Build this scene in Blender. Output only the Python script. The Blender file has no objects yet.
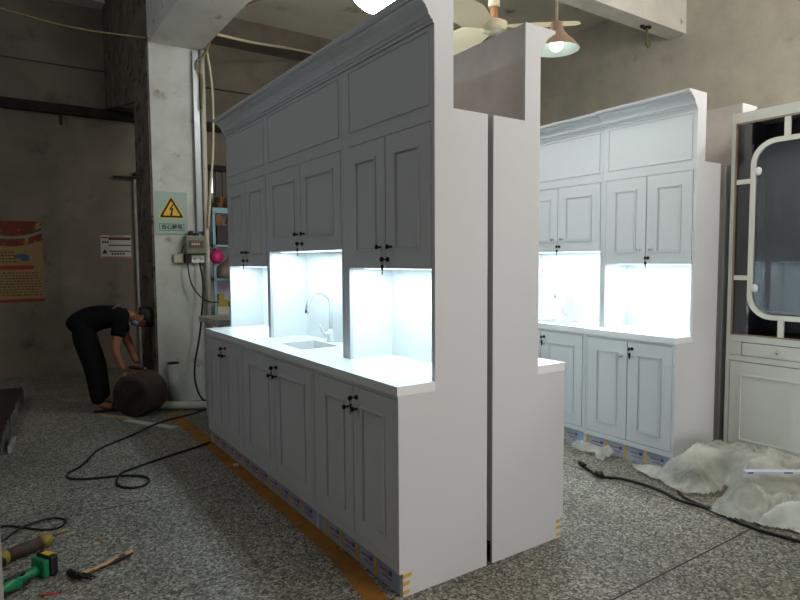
import bpy, bmesh, math, random
from mathutils import Vector, Matrix, noise
PI = math.pi
C = bpy.context.scene.collection
S = bpy.context.scene
random.seed(4)

# ------------------------------------------------------------------ camera
YAW, PITCH, ROLL = math.radians(34.053), math.radians(-3.79), math.radians(-.382)
cam_d = bpy.data.cameras.new('camera'); cam = bpy.data.objects.new('camera', cam_d); C.objects.link(cam)
fw = Vector((math.sin(YAW)*math.cos(PITCH), math.cos(YAW)*math.cos(PITCH), math.sin(PITCH)))
rt = Vector((math.cos(YAW), -math.sin(YAW), 0)); up = rt.cross(fw)
r2 = rt*math.cos(ROLL)+up*math.sin(ROLL); u2 = -rt*math.sin(ROLL)+up*math.cos(ROLL)
M = Matrix.Identity(4)
for i in range(3):
    M[i][0], M[i][1], M[i][2] = r2[i], u2[i], -fw[i]
M[0][3], M[1][3], M[2][3] = 0, 0, 1.45
cam.matrix_world = M
cam_d.sensor_width = 36; cam_d.lens = 598.77/800*36; cam_d.clip_start = .05
S.camera = cam

# ------------------------------------------------------------------ world, daylight, exposure
W = bpy.data.worlds.new('world'); S.world = W; W.use_nodes = True
W.node_tree.nodes['Background'].inputs[0].default_value = (.75, .82, .9, 1)
W.node_tree.nodes['Background'].inputs[1].default_value = .5
S.view_settings.view_transform = 'Standard'; S.view_settings.look = 'None'
S.view_settings.gamma = 1; S.view_settings.use_curve_mapping = False
S.view_settings.exposure = 0.0

def area(name, loc, rot, sx, sy, power, col, parent=None):
    l = bpy.data.lights.new(name, 'AREA'); l.shape = 'RECTANGLE'; l.size = sx; l.size_y = sy
    l.energy = power; l.color = col
    o = bpy.data.objects.new(name, l); C.objects.link(o)
    o.location = loc; o.rotation_euler = rot
    if parent: o.parent = parent
    return o
# daylight coming in through the big gateway behind the camera
area('gateway_daylight', (3.6, -5.3, 1.9), (PI/2, 0, 0), 4.6, 3.6, 34, (1, .88, .87))
area('uplight_fill', (3.6, -6.9, .15), (math.radians(128), 0, 0), 4.8, 3.0, 340, (1, .93, .90))  # added fill outside the gateway, tilted up to brighten the ceiling
area('overhead_fill', (3.4, -1.6, 4.86), (0, 0, 0), 5.0, 4.4, 190, (1, .96, .9))  # added overhead fill under the solid ceiling, lifts floor and end panels

# ------------------------------------------------------------------ materials
def lin(c): return tuple(((v/255)/12.92 if v/255 <= .04045 else ((v/255+.055)/1.055)**2.4) for v in c)
def mat(name, rgb, rough=.5, metal=0, spec=.5, emit=None, es=0, alpha=1, coat=0):
    m = bpy.data.materials.new(name); m.use_nodes = True
    b = m.node_tree.nodes['Principled BSDF']
    b.inputs['Base Color'].default_value = (*lin(rgb), 1); b.inputs['Roughness'].default_value = rough
    b.inputs['Metallic'].default_value = metal; b.inputs['Specular IOR Level'].default_value = spec
    b.inputs['Alpha'].default_value = alpha; b.inputs['Coat Weight'].default_value = coat
    if emit:
        b.inputs['Emission Color'].default_value = (*emit, 1); b.inputs['Emission Strength'].default_value = es
    return m
def nodes(m): return m.node_tree.nodes, m.node_tree.links, m.node_tree.nodes['Principled BSDF']
def noisy(name, c1, c2, scale=3, rough=.8, detail=6, lo=.35, hi=.65, bump=0, c3=None, s3=1.2, lo3=.55, hi3=.7, bscale=40, metal=0, spec=.4, stretch=(1,1,1)):
    m = mat(name, c1, rough, metal, spec); n, l, b = nodes(m)
    tc = n.new('ShaderNodeTexCoord'); mp = n.new('ShaderNodeMapping'); mp.inputs['Scale'].default_value = stretch
    l.new(tc.outputs['Object'], mp.inputs[0])
    def nz(s, d):
        t = n.new('ShaderNodeTexNoise'); t.inputs['Scale'].default_value = s; t.inputs['Detail'].default_value = d
        t.inputs['Roughness'].default_value = .6
        l.new(mp.outputs[0], t.inputs['Vector']); return t
    def rmp(t, a, bb):
        r = n.new('ShaderNodeMapRange'); r.inputs[1].default_value = a; r.inputs[2].default_value = bb
        l.new(t.outputs[0], r.inputs[0]); return r
    def mix(f, A, B):
        x = n.new('ShaderNodeMix'); x.data_type = 'RGBA'
        l.new(f.outputs[0], x.inputs[0])
        for i, v in ((6, A), (7, B)):
            if isinstance(v, tuple): x.inputs[i].default_value = (*lin(v), 1)
            else: l.new(v.outputs[2], x.inputs[i])
        return x
    x = mix(rmp(nz(scale, detail), lo, hi), c1, c2)
    if c3: x = mix(rmp(nz(s3, 8), lo3, hi3), x, c3)
    l.new(x.outputs[2], b.inputs['Base Color'])
    if bump:
        bp = n.new('ShaderNodeBump'); bp.inputs['Strength'].default_value = bump; bp.inputs['Distance'].default_value = .01
        l.new(nz(bscale, 4).outputs[0], bp.inputs['Height']); l.new(bp.outputs[0], b.inputs['Normal'])
    return m

WHITE = mat('white_lacquer', (205, 207, 210), .28, spec=.5)
EWHITE = mat('grey_white_lacquer', (216, 218, 212), .4)
STONE = mat('white_stone', (232, 234, 236), .22)
NICHE = mat('white_niche_panel', (232, 236, 238), .3)
BARE = noisy('bare_board_back', (190, 184, 182), (206, 200, 198), 5, .7)
CHROME = mat('chrome', (200, 200, 205), .12, 1)
FAUC = mat('white_faucet', (225, 230, 232), .2)
BRONZE = mat('dark_metal', (52, 46, 44), .3, .9)
STEEL = mat('brushed_steel', (170, 172, 175), .3, 1)
LEDM = mat('led_diffuser', (255, 255, 255), .5, emit=(.8, .97, 1), es=3)
TAPE = mat('yellow_tape', (206, 166, 62), .5)
CARD = noisy('wrapped_plinth', (166, 178, 198), (142, 152, 172), 6, .6)
PBLUE = mat('print_blue', (52, 74, 150), .6); PRED = mat('print_red', (168, 70, 80), .6)
BLACK = mat('black_rubber', (14, 14, 15), .5)
BLACKP = mat('black_print', (15, 15, 18), .7)
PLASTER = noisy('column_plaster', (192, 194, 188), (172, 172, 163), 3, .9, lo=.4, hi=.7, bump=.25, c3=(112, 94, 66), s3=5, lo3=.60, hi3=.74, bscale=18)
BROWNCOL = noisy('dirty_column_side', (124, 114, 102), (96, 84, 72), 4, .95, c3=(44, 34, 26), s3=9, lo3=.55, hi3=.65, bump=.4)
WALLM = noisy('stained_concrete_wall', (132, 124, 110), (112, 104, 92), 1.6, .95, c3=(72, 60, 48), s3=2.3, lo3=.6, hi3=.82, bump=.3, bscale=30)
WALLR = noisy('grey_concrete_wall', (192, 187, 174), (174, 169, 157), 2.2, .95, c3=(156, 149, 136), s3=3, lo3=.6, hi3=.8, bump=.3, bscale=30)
CEIL = noisy('ceiling_plaster', (224, 220, 208), (208, 203, 190), 1.5, .95, c3=(120, 108, 88), s3=1.5, lo3=.62, hi3=.72)
BEAMM = noisy('painted_beam', (226, 225, 218), (208, 206, 198), 2, .9, c3=(130, 118, 104), s3=6, lo3=.62, hi3=.72)
RUST = noisy('dark_rusty_steel', (48, 40, 34), (26, 20, 18), 8, .8)
PVC = noisy('grey_pvc', (176, 176, 170), (150, 148, 140), 5, .5)
CREAM = mat('cream_cable', (188, 178, 150), .6)
TAN = mat('tan_cable', (120, 104, 72), .7)
SKIN = mat('skin', (138, 88, 62), .6)
HAIR = mat('black_hair', (14, 12, 12), .7)
SHIRT = mat('black_cotton', (16, 16, 18), .9, spec=.1)
TROU = mat('dark_trousers', (22, 20, 20), .9, spec=.1)

def floor_mat():
    m = mat('terrazzo', (120, 118, 112), .55); n, l, b = nodes(m)
    tc = n.new('ShaderNodeTexCoord')
    def vor(s):
        t = n.new('ShaderNodeTexVoronoi'); t.inputs['Scale'].default_value = s
        l.new(tc.outputs['Object'], t.inputs['Vector'])
        sep = n.new('ShaderNodeSeparateColor'); l.new(t.outputs['Color'], sep.inputs[0]); return sep
    v = vor(100); r = n.new('ShaderNodeValToRGB'); l.new(v.outputs[0], r.inputs[0])
    e = r.color_ramp.elements; e[0].position = 0; e[0].color = (*lin((66, 63, 57)), 1); e[1].position = 1; e[1].color = (*lin((236, 230, 216)), 1)
    for p, c in ((.2, (108, 104, 95)), (.55, (142, 138, 127)), (.84, (176, 171, 158))):
        x = r.color_ramp.elements.new(p); x.color = (*lin(c), 1)
    r.color_ramp.interpolation = 'CONSTANT'
    t = n.new('ShaderNodeTexNoise'); t.inputs['Scale'].default_value = 1.1; t.inputs['Detail'].default_value = 9
    l.new(tc.outputs['Object'], t.inputs['Vector'])
    mr = n.new('ShaderNodeMapRange'); mr.inputs[1].default_value = .35; mr.inputs[2].default_value = .65
    mr.inputs[3].default_value = .72; mr.inputs[4].default_value = 1.08
    l.new(t.outputs[0], mr.inputs[0])
    x = n.new('ShaderNodeMix'); x.data_type = 'RGBA'; x.blend_type = 'MULTIPLY'; x.inputs[0].default_value = 1
    l.new(r.outputs[0], x.inputs[6]); l.new(mr.outputs[0], x.inputs[7])
    # rusty ochre stains
    t2 = n.new('ShaderNodeTexNoise'); t2.inputs['Scale'].default_value = 3.1; t2.inputs['Detail'].default_value = 5
    l.new(tc.outputs['Object'], t2.inputs['Vector'])
    m2 = n.new('ShaderNodeMapRange'); m2.inputs[1].default_value = .66; m2.inputs[2].default_value = .78; m2.inputs[4].default_value = .5
    l.new(t2.outputs[0], m2.inputs[0])
    y = n.new('ShaderNodeMix'); y.data_type = 'RGBA'; l.new(m2.outputs[0], y.inputs[0])
    l.new(x.outputs[2], y.inputs[6]); y.inputs[7].default_value = (*lin((96, 80, 56)), 1)
    l.new(y.outputs[2], b.inputs['Base Color'])
    bp = n.new('ShaderNodeBump'); bp.inputs['Strength'].default_value = .15; bp.inputs['Distance'].default_value = .004
    l.new(v.outputs[1], bp.inputs['Height']); l.new(bp.outputs[0], b.inputs['Normal'])
    return m
FLOORM = floor_mat()

def worn(name, c1, c2, sc, lo, hi):
    """paint with bare patches (alpha wear)"""
    m = noisy(name, c1, c2, 5, .7); n, l, b = nodes(m)
    tc = n.new('ShaderNodeTexCoord'); t = n.new('ShaderNodeTexNoise'); t.inputs['Scale'].default_value = sc; t.inputs['Detail'].default_value = 8
    l.new(tc.outputs['Object'], t.inputs['Vector'])
    r = n.new('ShaderNodeMapRange'); r.inputs[1].default_value = lo; r.inputs[2].default_value = hi
    l.new(t.outputs[0], r.inputs[0]); l.new(r.outputs[0], b.inputs['Alpha'])
    return m
YLINE = worn('worn_yellow_paint', (158, 106, 36), (128, 86, 32), 9, .27, .36)

# ------------------------------------------------------------------ mesh helpers
class MB:
    def __init__(s): s.bm = bmesh.new()
    def box(s, x0, x1, y0, y1, z0, z1, mtx=None):
        v = [s.bm.verts.new((x, y, z)) for x in (x0, x1) for y in (y0, y1) for z in (z0, z1)]
        for f in ((0,1,3,2),(4,6,7,5),(0,4,5,1),(2,3,7,6),(0,2,6,4),(1,5,7,3)):
            s.bm.faces.new([v[i] for i in f])
        if mtx: bmesh.ops.transform(s.bm, matrix=mtx, verts=v)
        return s
    def tube(s, pts, r, seg=8, smooth=0, caps=True):
        pts = [Vector(p) for p in pts]
        if smooth: pts = spline(pts, smooth)
        rr = r if hasattr(r, '__len__') else [r]*len(pts)
        if hasattr(r, '__len__') and len(rr) != len(pts):
            rr = [r[min(len(r)-1, int(i*(len(r)-1)/max(1, len(pts)-1)+.5))] for i in range(len(pts))]
        t0 = (pts[1]-pts[0]).normalized()
        u = t0.orthogonal().normalized(); rings = []
        for i, p in enumerate(pts):
            t = (pts[min(i+1, len(pts)-1)]-pts[max(i-1, 0)])
            t = t.normalized() if t.length > 1e-9 else t0
            u = (u-t*u.dot(t)); u = u.normalized() if u.length > 1e-6 else t.orthogonal().normalized()
            w = t.cross(u)
            rings.append([s.bm.verts.new(p+(u*math.cos(a)+w*math.sin(a))*rr[i]) for a in (2*PI*k/seg for k in range(seg))])
        for a, b in zip(rings, rings[1:]):
            for k in range(seg):
                f = s.bm.faces.new((a[k], a[(k+1)%seg], b[(k+1)%seg], b[k])); f.smooth = True
        if caps:
            s.bm.faces.new(rings[0][::-1]); s.bm.faces.new(rings[-1])
        return s
    def lathe(s, prof, seg=24, mtx=None, cap=True):
        rings = []
        for r, z in prof:
            rings.append([s.bm.verts.new((r*math.cos(2*PI*k/seg), r*math.sin(2*PI*k/seg), z)) for k in range(seg)])
        for a, b in zip(rings, rings[1:]):
            for k in range(seg):
                f = s.bm.faces.new((a[k], a[(k+1)%seg], b[(k+1)%seg], b[k])); f.smooth = True
        if cap:
            if prof[0][0] > 1e-4: s.bm.faces.new(rings[0][::-1])
            if prof[-1][0] > 1e-4: s.bm.faces.new(rings[-1])
        if mtx: bmesh.ops.transform(s.bm, matrix=mtx, verts=[v for r in rings for v in r])
        return s
    def prism(s, poly, a0, a1, axis='y'):
        """poly of 2-D points extruded along axis"""
        def P(p, a): return {'y': (p[0], a, p[1]), 'x': (a, p[0], p[1]), 'z': (p[0], p[1], a)}[axis]
        A = [s.bm.verts.new(P(p, a0)) for p in poly]; B = [s.bm.verts.new(P(p, a1)) for p in poly]
        s.bm.faces.new(A); s.bm.faces.new(B[::-1]); n = len(poly)
        for k in range(n): s.bm.faces.new((A[k], B[k], B[(k+1)%n], A[(k+1)%n]))
        return s
    def sph(s, c, r, sc=(1,1,1), seg=16, rot=None):
        m = Matrix.Translation(c) @ (rot if rot else Matrix.Identity(4)) @ Matrix.Diagonal((*sc, 1))
        g = bmesh.ops.create_uvsphere(s.bm, u_segments=seg, v_segments=seg//2+2, radius=r, matrix=m)
        for v in g['verts']:
            for f in v.link_faces: f.smooth = True
        return s
    def build(s, name, m, parent=None, bevel=0, loc=None, rotz=0):
        bmesh.ops.recalc_face_normals(s.bm, faces=s.bm.faces)
        me = bpy.data.meshes.new(name); s.bm.to_mesh(me); s.bm.free()
        for mm in (m if isinstance(m, (list, tuple)) else [m]): me.materials.append(mm)
        o = bpy.data.objects.new(name, me); C.objects.link(o)
        if parent: o.parent = parent
        if loc: o.location = loc
        if rotz: o.rotation_euler = (0, 0, rotz)
        if bevel:
            b = o.modifiers.new('bevel', 'BEVEL'); b.width = bevel; b.segments = 2; b.limit_method = 'ANGLE'
        return o
def spline(p, n):
    out = []
    for i in range(len(p)-1):
        a, b, c, d = p[max(i-1, 0)], p[i], p[i+1], p[min(i+2, len(p)-1)]
        for k in range(n):
            t = k/n
            out.append(.5*((2*b)+(c-a)*t+(2*a-5*b+4*c-d)*t*t+(3*b-a-3*c+d)*t**3))
    out.append(p[-1]); return out
def tag(o, label, cat, group=None, kind=None):
    if label: o['label'] = label
    if cat: o['category'] = cat
    if group: o['group'] = group
    if kind: o['kind'] = kind
    return o
def thing(name, label, cat, loc=(0,0,0), rotz=0, group=None):
    o = bpy.data.objects.new(name, None); C.objects.link(o); o.empty_display_size = .1
    o.location = loc; o.rotation_euler = (0, 0, rotz); return tag(o, label, cat, group)
def struct(o): o['kind'] = 'structure'; return o
def children(o): return [c for c in C.objects if c.parent == o]
def copy_tree(o, parent=None):
    ch = children(o)
    c = o.copy(); C.objects.link(c); c.parent = parent
    for k in ch: copy_tree(k, c)
    return c
def text_mesh(name, body, size, m, parent, mtx, bold=0):
    cu = bpy.data.curves.new(name, 'FONT'); cu.body = body; cu.size = size; cu.align_x = 'CENTER'; cu.align_y = 'CENTER'
    cu.extrude = .0004; cu.offset = bold
    t = bpy.data.objects.new(name, cu); C.objects.link(t)
    dg = bpy.context.evaluated_depsgraph_get(); me = bpy.data.meshes.new_from_object(t.evaluated_get(dg))
    bpy.data.objects.remove(t); me.materials.clear(); me.materials.append(m)
    me.transform(mtx)
    o = bpy.data.objects.new(name, me); C.objects.link(o); o.parent = parent
    return o

# ------------------------------------------------------------------ the setting
struct(MB().box(-4.2, 7.7, -6, 9.2, -.1, 0).build('floor', FLOORM))
struct(MB().box(-4.2, 7.7, -5.2, 9.2, 4.9, 5.0).build('ceiling', CEIL))
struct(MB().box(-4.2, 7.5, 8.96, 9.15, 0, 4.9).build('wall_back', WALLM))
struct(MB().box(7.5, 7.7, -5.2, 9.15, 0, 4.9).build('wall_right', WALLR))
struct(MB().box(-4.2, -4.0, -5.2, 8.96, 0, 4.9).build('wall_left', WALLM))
w = MB().box(-4.0, 1.2, -5.2, -5.0, 0, 4.9).box(6.0, 7.5, -5.2, -5.0, 0, 4.9).box(1.2, 6.0, -5.2, -5.0, 3.8, 4.9)
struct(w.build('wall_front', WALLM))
sk = MB()
for q in ((.86, .9, -3.84, .64), (5.9, 5.94, -3.84, .64), (.9, 5.9, -3.84, -3.8), (.9, 5.9, .6, .64)): sk.box(*q, 4.82, 4.9)
for i in range(1, 5): sk.box(.9+i-.01, .9+i+.01, -3.8, .6, 4.865, 4.9)
struct(sk.build('overhead_fill_frame', BEAMM))  # frame added around the overhead fill; the ceiling has no opening here
# floor slab joint + painted line
SEAM = mat('slab_joint', (50, 48, 45), .9)
struct(MB().box(1.95, 7.5, 1.533, 1.541, 0, .0006).box(3.3, 3.308, 1.541, 8.9, 0, .0006).box(-4, 1.24, 3.82, 3.826, 0, .0006).build('trim_1', SEAM))
m_ = MB(); L = [(1.20, 1.5), (1.245, 2.1), (1.30, 2.6), (1.305, 3), (1.303, 3.8), (1.307, 4.7), (1.29, 5.9)]
vs = [(m_.bm.verts.new((x, y, .0012)), m_.bm.verts.new((x+.115-(.02 if y < 2.2 else 0), y, .0012))) for x, y in L]
for a, b in zip(vs, vs[1:]): m_.bm.faces.new((a[0], a[1], b[1], b[0]))
struct(m_.build('trim_2', YLINE))
# column with girder running overhead
struct(MB().box(1.336, 1.87, 6.346, 7.05, 0, 3.6).build('trim_3', PLASTER))
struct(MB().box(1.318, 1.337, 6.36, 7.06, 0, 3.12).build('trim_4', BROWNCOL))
struct(MB().box(1.345, 1.845, -5, 7.05, 3.6, 4.9).build('trim_5', BEAMM))
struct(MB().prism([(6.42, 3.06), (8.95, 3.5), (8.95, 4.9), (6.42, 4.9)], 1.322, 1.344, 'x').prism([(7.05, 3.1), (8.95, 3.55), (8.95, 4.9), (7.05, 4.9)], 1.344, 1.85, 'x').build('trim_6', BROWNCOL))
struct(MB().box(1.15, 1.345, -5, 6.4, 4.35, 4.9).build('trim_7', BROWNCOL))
# ceiling beams running across
struct(MB().box(1.85, 7.5, 8.55, 8.96, 4.62, 4.9).build('trim_8', noisy('grey_beam', (120, 112, 102), (104, 96, 86), 3, .9)))
struct(MB().box(1.85, 7.5, 4.483, 4.73, 4.335, 4.9).build('trim_9', BEAMM))
struct(MB().box(-4, 1.33, 8.7, 8.96, 4.78, 4.9).build('trim_10', BEAMM))
struct(MB().box(-4, 2.9, 8.945, 8.96, 3.975, 3.985).box(1.9, 7, 8.945, 8.96, 3.97, 3.985).build('trim_11', SEAM))

# dark rail across the back wall, with hanger
t = thing('wall_rail', 'dark steel rail running across the back wall above the posters', 'rail', (0, 8.9, 3.35))
MB().box(-4, 3.2, -.05, .05, 0, .12).build('beam', RUST, t, .004)
MB().box(.77, .80, -.06, -.03, -.14, .03).build('hanger', RUST, t)
t = thing('shelf_bracket', 'small rusty bracket arm on the back wall left of the column', 'bracket', (1.37, 8.9, 2.58))
MB().box(0, .34, -.04, -.01, 0, .03).build('arm', RUST, t); MB().box(.26, .34, -.06, .04, .05, .09).build('clamp', RUST, t)
tag(MB().tube([(1.64, 8.9, 0), (1.64, 8.9, 2.6)], .018).build('wall_pipe', PVC), 'thin vertical pipe on the back wall beside the dark column side', 'pipe')

# ------------------------------------------------------------------ display kitchen units
ZC = .92
CROWN = [(0, 2.446), (-.008, 2.446), (-.008, 2.458), (-.018, 2.461), (-.02, 2.470), (-.03, 2.474), (-.034, 2.492), (-.048, 2.512), (-.072, 2.528), (-.08, 2.532), (-.08, 2.54), (-.098, 2.543), (-.104, 2.552), (-.104, 2.562), (.012, 2.562), (.012, 2.446)]
UX = .196     # upper front
def frame_box(mb, x, y0, y1, z0, z1, w=.012, d=.008):
    """raised picture-frame moulding on a face at x, facing -x"""
    for (a, b, c, e) in ((y0, y1, z1-w, z1), (y0, y1, z0, z0+w), (y0, y0+w, z0+w, z1-w), (y1-w, y1, z0+w, z1-w)):
        mb.box(x-d, x, a, b, c, e)
def slab_door(name, x, y0, y1, z0, z1, parent, mx=.085, knob=None, lock=None, dark=False, mtop=None, label=None):
    g = .003
    mb = MB().box(x-.001, x+.017, y0+g, y1-g, z0+g, z1-g)
    d = mb.build(name, WHITE, parent, .0015)
    if label: d['label'] = label
    mm = MB(); frame_box(mm, x-.001, y0+mx, y1-mx, z0+(mtop or .085), z1-.085)
    frame_box(mm, x-.001, y0+mx+.016, y1-mx-.016, z0+(mtop or .085)+.016, z1-.101, .004, .004)
    mm.build('panel_moulding', WHITE, d, .003)
    if knob:
        R = Matrix.Translation((x-.001, knob[0], knob[1])) @ Matrix.Rotation(-PI/2, 4, 'Y')
        MB().lathe([(.007, 0), (.0055, .006), (.0045, .014), (.010, .018), (.0125, .024), (.011, .029), (.006, .0315), (0.0001, .032)], 14, R).build('knob', BRONZE if dark else CHROME, d)
    if lock:
        R = Matrix.Translation((x-.001, lock[0], lock[1])) @ Matrix.Rotation(-PI/2, 4, 'Y')
        MB().lathe([(.0125, 0), (.0125, .004), (.010, .006), (.010, .009), (0.0001, .0095)], 14, R).build('lock', BRONZE, d)
        k = MB(); X, Y, Z = x-.013, lock[0], lock[1]
        k.box(X-.016, X, Y-.0012, Y+.0012, Z-.003, Z+.003)
        k.lathe([(.012, -.0012), (.013, 0), (.012, .0012)], 12, Matrix.Translation((X-.024, Y, Z)) @ Matrix.Rotation(PI/2, 4, 'X'))
        k.tube([(X-.024, Y+.008*math.cos(a)-.004, Z-.016+.012*math.sin(a)) for a in [2*PI*i/12 for i in range(13)]], .0011, 5)
        k.box(X-.025, X-.023, Y-.013, Y+.006, Z-.05, Z-.026); k.box(X-.025, X-.023, Y-.007, Y-.001, Z-.074, Z-.05)
        k.build('key', BRONZE, d)
    return d
def panel_poly(split=True):
    p = [(.018, 0), (.018, .105), (0, .105), (0, .879), (UX, .879), (UX, 2.446)]
    cr = [(UX+a, b) for a, b in CROWN[1:14]]
    return p+cr+[(UX+.103, 2.562), (UX+.103, 2.107), (.5, 2.107), (.5, 0)]
def make_unit(W, bays, near_end, far_end):
    """local frame: faces -x, runs along +y from 0 to W"""
    root = bpy.data.objects.new('kitchen_unit', None); C.objects.link(root)
    # side panels
    for (a, b) in ((0, near_end), (W-far_end, W)):
        MB().prism(panel_poly(), a, b).build('side_panel', WHITE, root, .001)
    ya, yb = near_end, W-far_end
    MB().box(.482, .498, ya, yb, .1, 2.105).build('back_panel', BARE, root)
    MB().box(UX+.002, .48, ya, yb, 2.088, 2.105).build('top_panel', BARE, root)
    # fascia board and crown
    fb = MB().box(UX, UX+.02, ya, yb, 2.05, 2.446); fb.box(UX+.085, UX+.1, ya, yb, 2.107, 2.56)
    # fascia: front white, back bare
    f = fb.build('fascia_board', WHITE, root)
    MB().box(UX+.1005, UX+.1025, ya, yb, 2.108, 2.558).build('fascia_back', BARE, root)
    MB().prism([(UX+a, b) for a, b in CROWN], ya, yb).build('crown_moulding', WHITE, root)
    MB().box(UX+.012, UX+.1, ya, yb, 2.546, 2.56).build('crown_top', WHITE, root)
    # base frame
    fr = MB().box(.004, .022, ya, yb, .105, .141).box(.004, .022, ya, yb, .862, .879)
    uf = MB().box(UX, UX+.02, ya, yb, 2.045, 2.052)
    prev = ya
    for b in bays:
        if b['y0'] > prev+1e-4:
            fr.box(.004, .022, prev, b['y0'], .141, .862)
            top = 1.41 if True else 0
            uf.box(UX, UX+.02, prev, b['y0'], ZC, 2.045)
            MB().box(UX+.02, .482, prev, b['y0'], ZC, 2.04).build('partition', NICHE, root)
        prev = b['y1']
    if prev < yb-1e-4:
        fr.box(.004, .022, prev, yb, .141, .862); uf.box(UX, UX+.02, prev, yb, ZC, 2.045)
        MB().box(UX+.02, .482, prev, yb, ZC, 2.04).build('partition', NICHE, root)
    fr.build('base_frame', WHITE, root, .001); uf.build('upper_frame', WHITE, root, .001)
    MB().box(.03, .48, ya, yb, .125, .141).build('base_shelf', NICHE, root)
    # toe kick wrapped in printed foil, taped
    MB().box(.018, .036, ya, yb, .0, .104).build('plinth', CARD, root)
    lb = MB(); lr = MB(); tp = []
    y = ya+.06; k = 0
    while y < yb-.1:
        lb.box(.0165, .018, y, y+.022, .055, .075); lr.box(.0165, .018, y+.03, y+.10, .058, .066)
        lr.box(.0165, .018, y, y+.085, .034, .040)
        y += .165; k += 1
        MB().box(.0155, .018, y-.04, y-.04+.022, .002, .104).build('packing_tape', TAPE, root)
    lb.build('printed_mark', PBLUE, root); lr.build('printed_line', PRED, root)
    for b in bays:
        fp = MB(); frame_box(fp, UX, b['y0']+.012, b['y1']-.012, 2.115, 2.432, .010, .006); fp.build('fascia_panel', WHITE, root, .002)
        y0, y1 = b['y0'], b['y1']; mid = (y0+y1)/2; zb = b['z']
        # doors
        dk = b.get('dark', False)
        slab_door('base_door', .003, y0, mid, .141, .862, root, .082, (mid-.038, .757), (mid-.038, .812), dk)
        slab_door('base_door', .003, mid, y1, .141, .862, root, .082, (mid+.045, .752), None, dk)
        slab_door('upper_door', UX-.001, y0, mid, zb, 2.045, root, .082, (mid-.05, zb+.105), (mid-.02, zb+.045), dk)
        slab_door('upper_door', UX-.001, mid, y1, zb, 2.045, root, .082, (mid+.045, zb+.105), None, dk)
        # niche: back, top (with led bar)
        MB().box(.468, .482, y0, y1, ZC, zb).build('backsplash', NICHE, root)
        MB().box(UX+.018, .482, y0, y1, zb, zb+.016).build('niche_top', NICHE, root)
        MB().box(UX+.06, UX+.085, y0+.06, y1-.06, zb-.004, zb+.002).build('light_bar', LEDM, root)
        area('niche_light', (UX+.075, mid, zb-.008), (0, 0, 0), .03, (y1-y0)-.12, LEDP*(y1-y0), (.76, .95, 1), root)
        if b['sink']:
            sx0, sx1, sy0, sy1 = .13, .375, mid-.13, mid+.21
            lo = near_end if b['c0'] == 0 else b['c0']
            ct = MB().box(-.004, sx0, b['c0'], b['c1'], .88, ZC).box(sx1, .468, lo, b['c1'], .88, ZC)
            ct.box(sx0, sx1, b['c0'], sy0, .88, ZC).box(sx0, sx1, sy1, b['c1'], .88, ZC)
            ct.build('countertop', STONE, root)
            s = MB().box(sx0, sx1, sy0, sy1, .74, .748)
            for q in ((sx0-.006, sx0, sy0, sy1), (sx1, sx1+.006, sy0, sy1), (sx0, sx1, sy0-.006, sy0), (sx0, sx1, sy1, sy1+.006)):
                s.box(q[0], q[1], q[2], q[3], .74, .882)
            s.lathe([(.022, .748), (.022, .751), (.0001, .751)], 16, Matrix.Translation(((sx0+sx1)/2, (sy0+sy1)/2, 0)))
            s.build('sink_basin', STONE, root)
            fx, fy = .43, mid+.075
            fc = MB().lathe([(.026, ZC), (.026, ZC+.008), (.019, ZC+.014), (.019, ZC+.075), (.013, ZC+.085)], 18, Matrix.Translation((fx, fy, 0)))
            R0 = .082
            arc = [(fx, fy, ZC+.08), (fx, fy, ZC+.15), (fx, fy, ZC+.245)]+[(fx-R0+R0*math.cos(a), fy, ZC+.245+R0*math.sin(a)) for a in [i*PI/14 for i in range(1, 14)]]+[(fx-2*R0-.004, fy, ZC+.22)]
            fc.tube(arc, .0105, 12)
            fo = fc.build('faucet', FAUC, root)
            MB().tube([(fx-2*R0-.003, fy, ZC+.226), (fx-2*R0-.006, fy, ZC+.196)], .0125, 12).build('spout_tip', STEEL, fo)
            MB().tube([(fx, fy, ZC+.05), (fx-.01, fy-.0, ZC+.055), (fx-.045, fy+.012, ZC+.05)], .014, 10).tube([(fx-.04, fy+.012, ZC+.05), (fx-.075, fy+.018, ZC+.12)], [.008, .005], 8).build('faucet_lever', FAUC, fo)
        else:
            lo = near_end if b['c0'] == 0 else b['c0']; hi = W-far_end if b['c1'] == W else b['c1']
            MB().prism([(-.004, b['c0']), (UX, b['c0']), (UX, lo), (.468, lo), (.468, hi), (UX, hi), (UX, b['c1']), (-.004, b['c1'])], .8795, ZC, 'z').build('countertop', STONE, root)
    return root
LEDP = 5.4
WA, WB = .818, 1.924
unit_a = make_unit(WA, [dict(y0=.025, y1=.753, z=1.41, sink=False, c0=0, c1=WA, dark=True)], .025, .012)
unit_b = make_unit(WB, [dict(y0=.017, y1=1.051, z=1.51, sink=True, c0=0, c1=1.08, dark=True), dict(y0=1.1, y1=1.899, z=1.41, sink=False, c0=1.08, c1=WB, dark=True)], .012, .025)
X0, Y0 = 1.378, 2.058
unit_a.location = (X0, Y0, 0); unit_b.location = (X0, Y0+WA+.002, 0)
tag(unit_a, 'white single-bay kitchen unit, nearest end of the centre run, door fronts in shade', 'kitchen unit', 'white kitchen display units')
tag(unit_b, 'white two-bay kitchen unit with sink, far section of the centre run facing left', 'kitchen unit', 'white kitchen display units')
def put(src, x, y, rz, label):
    o = copy_tree(src); o.location = (x, y, 0); o.rotation_euler = (0, 0, rz); o['label'] = label; return o
# back-to-back row, facing +x
XB = 2.412
put(unit_a, XB, Y0+WA, PI, 'white kitchen unit backing onto the nearest centre unit, notched end panel right of the gap')
put(unit_b, XB, Y0+WA+.002+WB, PI, 'white kitchen unit hidden behind the centre sink unit, facing the right-hand row')
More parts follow.
